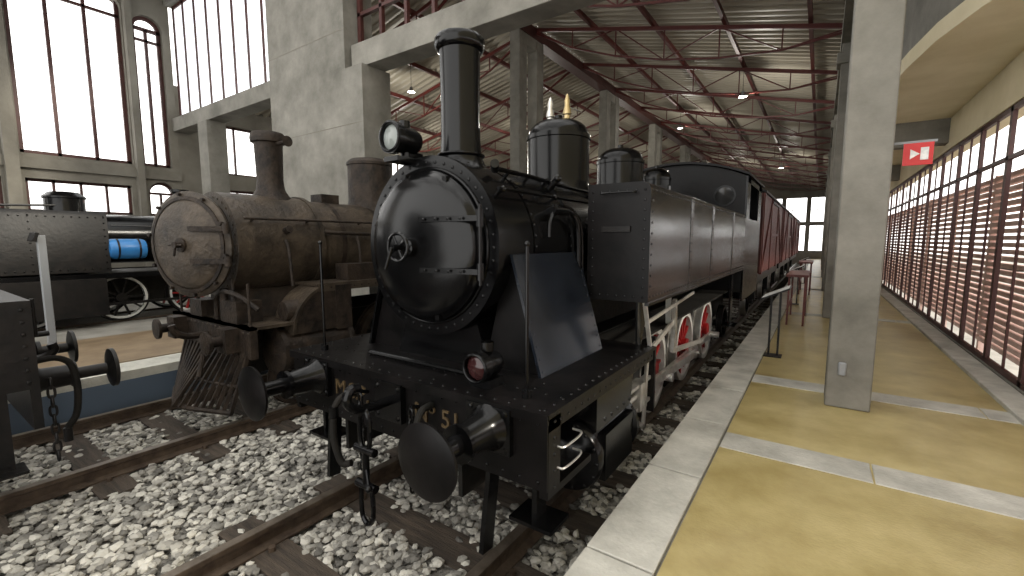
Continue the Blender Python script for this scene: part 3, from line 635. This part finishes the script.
# right wall
o=M('wall_right')
o.b(1.67,1.95,-3,43,1.50,3.95,BEIGE)
o.b(1.67,1.95,-3,5.6,3.95,6.6,BEIGE)
o.b(1.67,1.75,-3,43,-2.2,-1.44,CONC)
o.fin()
y=-2.9
while y<42.5:
    a1=min(y+1.15,42.9)
    WN[0]+=1; w=M('window_%d'%WN[0])
    w.b(1.69,1.73,y,y+.055,-1.44,1.5,FRAME); w.b(1.69,1.73,a1-.03,a1,-1.44,1.5,FRAME)
    for z,h in ((-1.44,.06),(1.44,.06),(.90,.045)): w.b(1.69,1.73,y,a1,z,z+h,FRAME)
    w.b(1.70,1.72,y+.56,y+.59,-1.44,1.45,FRAME)
    w.fin()
    y=a1
o=M('brick_lattice_screen')
for i in range(26): z=-1.45+i*.0905; o.b(1.98,2.06,-3,43,z,z+.058,SLAT)
y=-2.4
while y<43: o.b(1.99,2.05,y,y+.09,-2.0,.90,SLAT); y+=2.3
o.fin()
o=M('ceiling_aisle')
pts=[(.58,43),(.58,9.0),(.64,7.9),(.72,7.2),(.85,6.4),(1.04,5.7),(1.3,5.15),(1.67,4.75),(1.67,43)]
o.prism(pts,'z',2.02,2.2,BEIGE)
pts2=[(.62,43),(.62,9.0),(.68,7.9),(.76,7.25),(.90,6.45),(1.09,5.8),(1.35,5.25),(1.67,4.9),(1.67,43)]
o.prism(pts2,'z',2.2,6.6,CONC)
o.fin()
o=M('trim_aisle_cross_beams')
for y in (10.6,16.2,21.8,27.4,33.0): o.b(.3,1.67,y-.15,y+.15,1.62,2.03,CONC)
o.fin()
for y in (5.02,10.6,16.2,21.8,27.4,33.0,38.6):
    o=M('concrete_column'); o.b(.12,.45,y-.17,y+.17,-1.5,6.2 if y<6 else 3.75,CONC)
    if y<6: o.b(.20,.26,y-.20,y-.17,-1.2,-1.08,GREY)
    else: o.b(.05,.51,y-.2,y+.2,3.2,3.4,CONC)
    o.fin(.012)
o=M('trim_eave_beam_right'); o.b(.10,.46,5.5,43,3.55,3.9,CONC); o.fin()
for y in (10.4,16.0,21.6,27.2,32.8):
    o=M('concrete_portal_column')
    for d in (-.42,.42): o.b(-6.82,-6.52,y+d-.17,y+d+.17,-1.5,5.25,CONC)
    for z in (2.6,5.0): o.b(-6.80,-6.54,y-.6,y+.6,z,z+.3,CONC)
    o.fin(.01)
o=M('trim_ridge_beam'); o.b(-6.85,-6.5,5.5,43,5.28,5.55,FRAME); o.fin()
def corr(name,x0,z0,x1,z1,y0,y1):
    b=bmesh.new(); P=.24; n=int((y1-y0)/P*6); rows=[]
    dx=x1-x0;dz=z1-z0;L=math.hypot(dx,dz); nx,nz=-dz/L,dx/L
    if nz<0: nx,nz=-nx,-nz
    for i in range(n+1):
        y=y0+(y1-y0)*i/n; h=.045*max(-.7,min(.7,math.sin(2*PI*y/P)*1.3))
        rows.append((b.verts.new((x0+nx*h,y,z0+nz*h)),b.verts.new((x1+nx*h,y,z1+nz*h))))
    for A,B in zip(rows,rows[1:]): b.faces.new((A[0],A[1],B[1],B[0]))
    me=bpy.data.meshes.new(name); b.to_mesh(me); b.free(); me.materials.append(CORR)
    ob=bpy.data.objects.new(name,me); S.collection.objects.link(ob)
corr('ceiling_right_slope',.7,3.98,-6.67,5.75,5.5,43)
corr('ceiling_left_slope',-14.9,3.9,-6.67,5.75,5.5,43)
def roofz(x): return 3.98+(x-.7)*(5.75-3.98)/(-6.67-.7) if x>-6.67 else 3.9+(x+14.9)*(5.75-3.9)/(-6.67+14.9)
o=M('roof_purlins')
for x in (-.4,-1.9,-3.4,-4.9,-8.2,-9.8,-11.4,-13.0):
    z=roofz(x)-.10; o.b(x-.035,x+.035,5.5,43,z-.06,z+.05,TRUSS)
o.fin()
for y in (7.8,10.6,13.4,16.2,19.0,21.8,24.6,27.4,30.2,33.0,35.8,38.6,41.4):
    o=M('steel_roof_truss')
    for xa,xb in ((.3,-6.6),(-6.75,-14.7)):
        n=6; T=[];B=[]
        for i in range(n+1):
            t=i/n; x=xa+(xb-xa)*t; z=roofz(x)-.20; T.append(Vector((x,y,z)))
            dep=.12+.55*math.sin(PI*t)**.8 if 0<t<1 else .06
            B.append(Vector((x,y,z-dep)))
        o.bar(T[0],T[-1],.06,.08,TRUSS)
        for i in range(n):
            o.bar(B[i],B[i+1],.035,.04,TRUSS)
            if i>0: o.bar(T[i],B[i],.025,.025,TRUSS)
            if i%2==0: o.bar(T[i],B[i+1],.025,.025,TRUSS)
            else: o.bar(B[i],T[i+1],.025,.025,TRUSS)
    o.fin()
ops=[(a,a+1.5,z0,z1) for a in (-14,-12.2,-10.4,-8.5,-5.9,-4.2,-2.5,-.8) for z0,z1 in ((-.9,1.2),(1.4,3.4))]
wall('wall_end','y',43,.3,-15,2,-2,6,ops,CONC2)
for u in ops: window('y',43.05,*u,3,[(u[2]+u[3])/2],w=.05)
# ---------------------------------------------------------------- furniture & signs
def lectern(x,y,name='information_lectern'):
    o=M(name)
    o.b(x-.10,x+.10,y-.10,y+.10,-1.5,-1.488,BLK2)
    o.bar((x-.05,y,-1.49),(x-.05,y,-.70),.025,.025,BLK2); o.bar((x+.05,y,-1.49),(x+.05,y,-.66),.025,.025,BLK2)
    o.b(x-.17,x+.17,y-.24,y+.24,-.68,-.66,BLK2,rot=(0,-.45,0)); o.b(x-.155,x+.155,y-.225,y+.225,-.658,-.652,PAPER,rot=(0,-.45,0))
    o.fin()
lectern(-.42,6.6); lectern(-.42,12.3); lectern(-.42,18.4)
for yb in (9.2,14.6):
    o=M('red_barrier_bench')
    for y in (yb,yb+1.3):
        o.b(-.42,-.39,y-.02,y+.02,-1.5,-.62,MAROON); o.b(-.18,-.15,y-.02,y+.02,-1.5,-.62,MAROON)
    o.b(-.45,-.12,yb-.1,yb+1.4,-.64,-.60,MAROON); o.b(-.42,-.39,yb,yb+1.3,-1.2,-1.16,MAROON)
    o.fin()
o=M('fire_extinguisher_sign')
o.b(.45,.74,5.04,5.055,.80,.82,GREY)
o.b(.53,.72,5.03,5.045,.62,.80,SIGNR)
o.prism([(.575,.67),(.575,.75),(.635,.71)],'y',5.024,5.03,PAPER); o.b(.64,.69,5.025,5.03,.66,.76,PAPER)
o.fin()
o=M('grey_sign_post'); o.b(-8.66,-8.56,1.32,1.40,-1.5,.06,GREY); o.b(-8.75,-8.45,1.26,1.46,-1.5,-1.48,GREY); o.b(-8.78,-8.44,1.27,1.31,-.02,.10,BLK2,rot=(-.3,0,0)); o.fin(.005)
for x,ys in ((-1.9,(13.4,27.4)),(-4.9,(19.0,33)),(-9.8,(9.2,16.2,24.6)),(-13.0,(12,))):
    for y in ys:
        z=roofz(x)-.85
        o=M('pendant_lamp'); o.cyl((x,y,z+.12),(x,y,roofz(x)-.12),.006,BLK2,seg=6)
        o.rev([(.02,.12),(.04,.10),(.045,.04),(.10,-.02),(.10,-.03),(.04,.02),(0,.02)],(x,y,z),(0,0,1),GREY,20); o.sph((x,y,z-.02),.025,BULB,12,8)
        ob=o.fin()
        l=bpy.data.lights.new('pendant_lamp_light','POINT'); l.energy=130; l.color=(1,.95,.85); l.shadow_soft_size=.06
        lo=bpy.data.objects.new('pendant_lamp_light',l); S.collection.objects.link(lo); lo.parent=ob; lo.matrix_parent_inverse=Matrix.Translation(-ob.location); lo.location=(x,y,z-.10)
o=M('ground_outside'); o.b(2.2,30,-10,50,-2.3,-2.1,PAVE); o.b(-45,-15.1,-10,50,-2.3,-2.1,PAVE); o.b(-45,30,43.3,90,-2.3,-2.1,PAVE); o.fin()
# ---------------------------------------------------------------- world, sun, camera
w=bpy.data.worlds.new('World'); S.world=w; w.use_nodes=True
bg=w.node_tree.nodes['Background']; bg.inputs[0].default_value=(1,.985,.955,1); bg.inputs[1].default_value=2.9
sl=bpy.data.lights.new('sun','SUN'); sl.energy=3.6; sl.angle=math.radians(6); sl.color=(1,.93,.80)
so=bpy.data.objects.new('sun',sl); S.collection.objects.link(so)
so.rotation_euler=Vector((math.cos(math.radians(33)),.25,math.sin(math.radians(33)))).to_track_quat('Z','Y').to_euler(); so.location=(20,5,12)
cam=bpy.data.cameras.new('camera'); co=bpy.data.objects.new('camera',cam); S.collection.objects.link(co)
cam.sensor_width=36; cam.lens=445/1024*36; cam.clip_start=.02; cam.clip_end=300
co.rotation_euler=(math.radians(90-6.16),0,math.radians(34.55)); S.camera=co
for ob in S.objects:
    if ob.parent is None: ob.location.z+=1.5
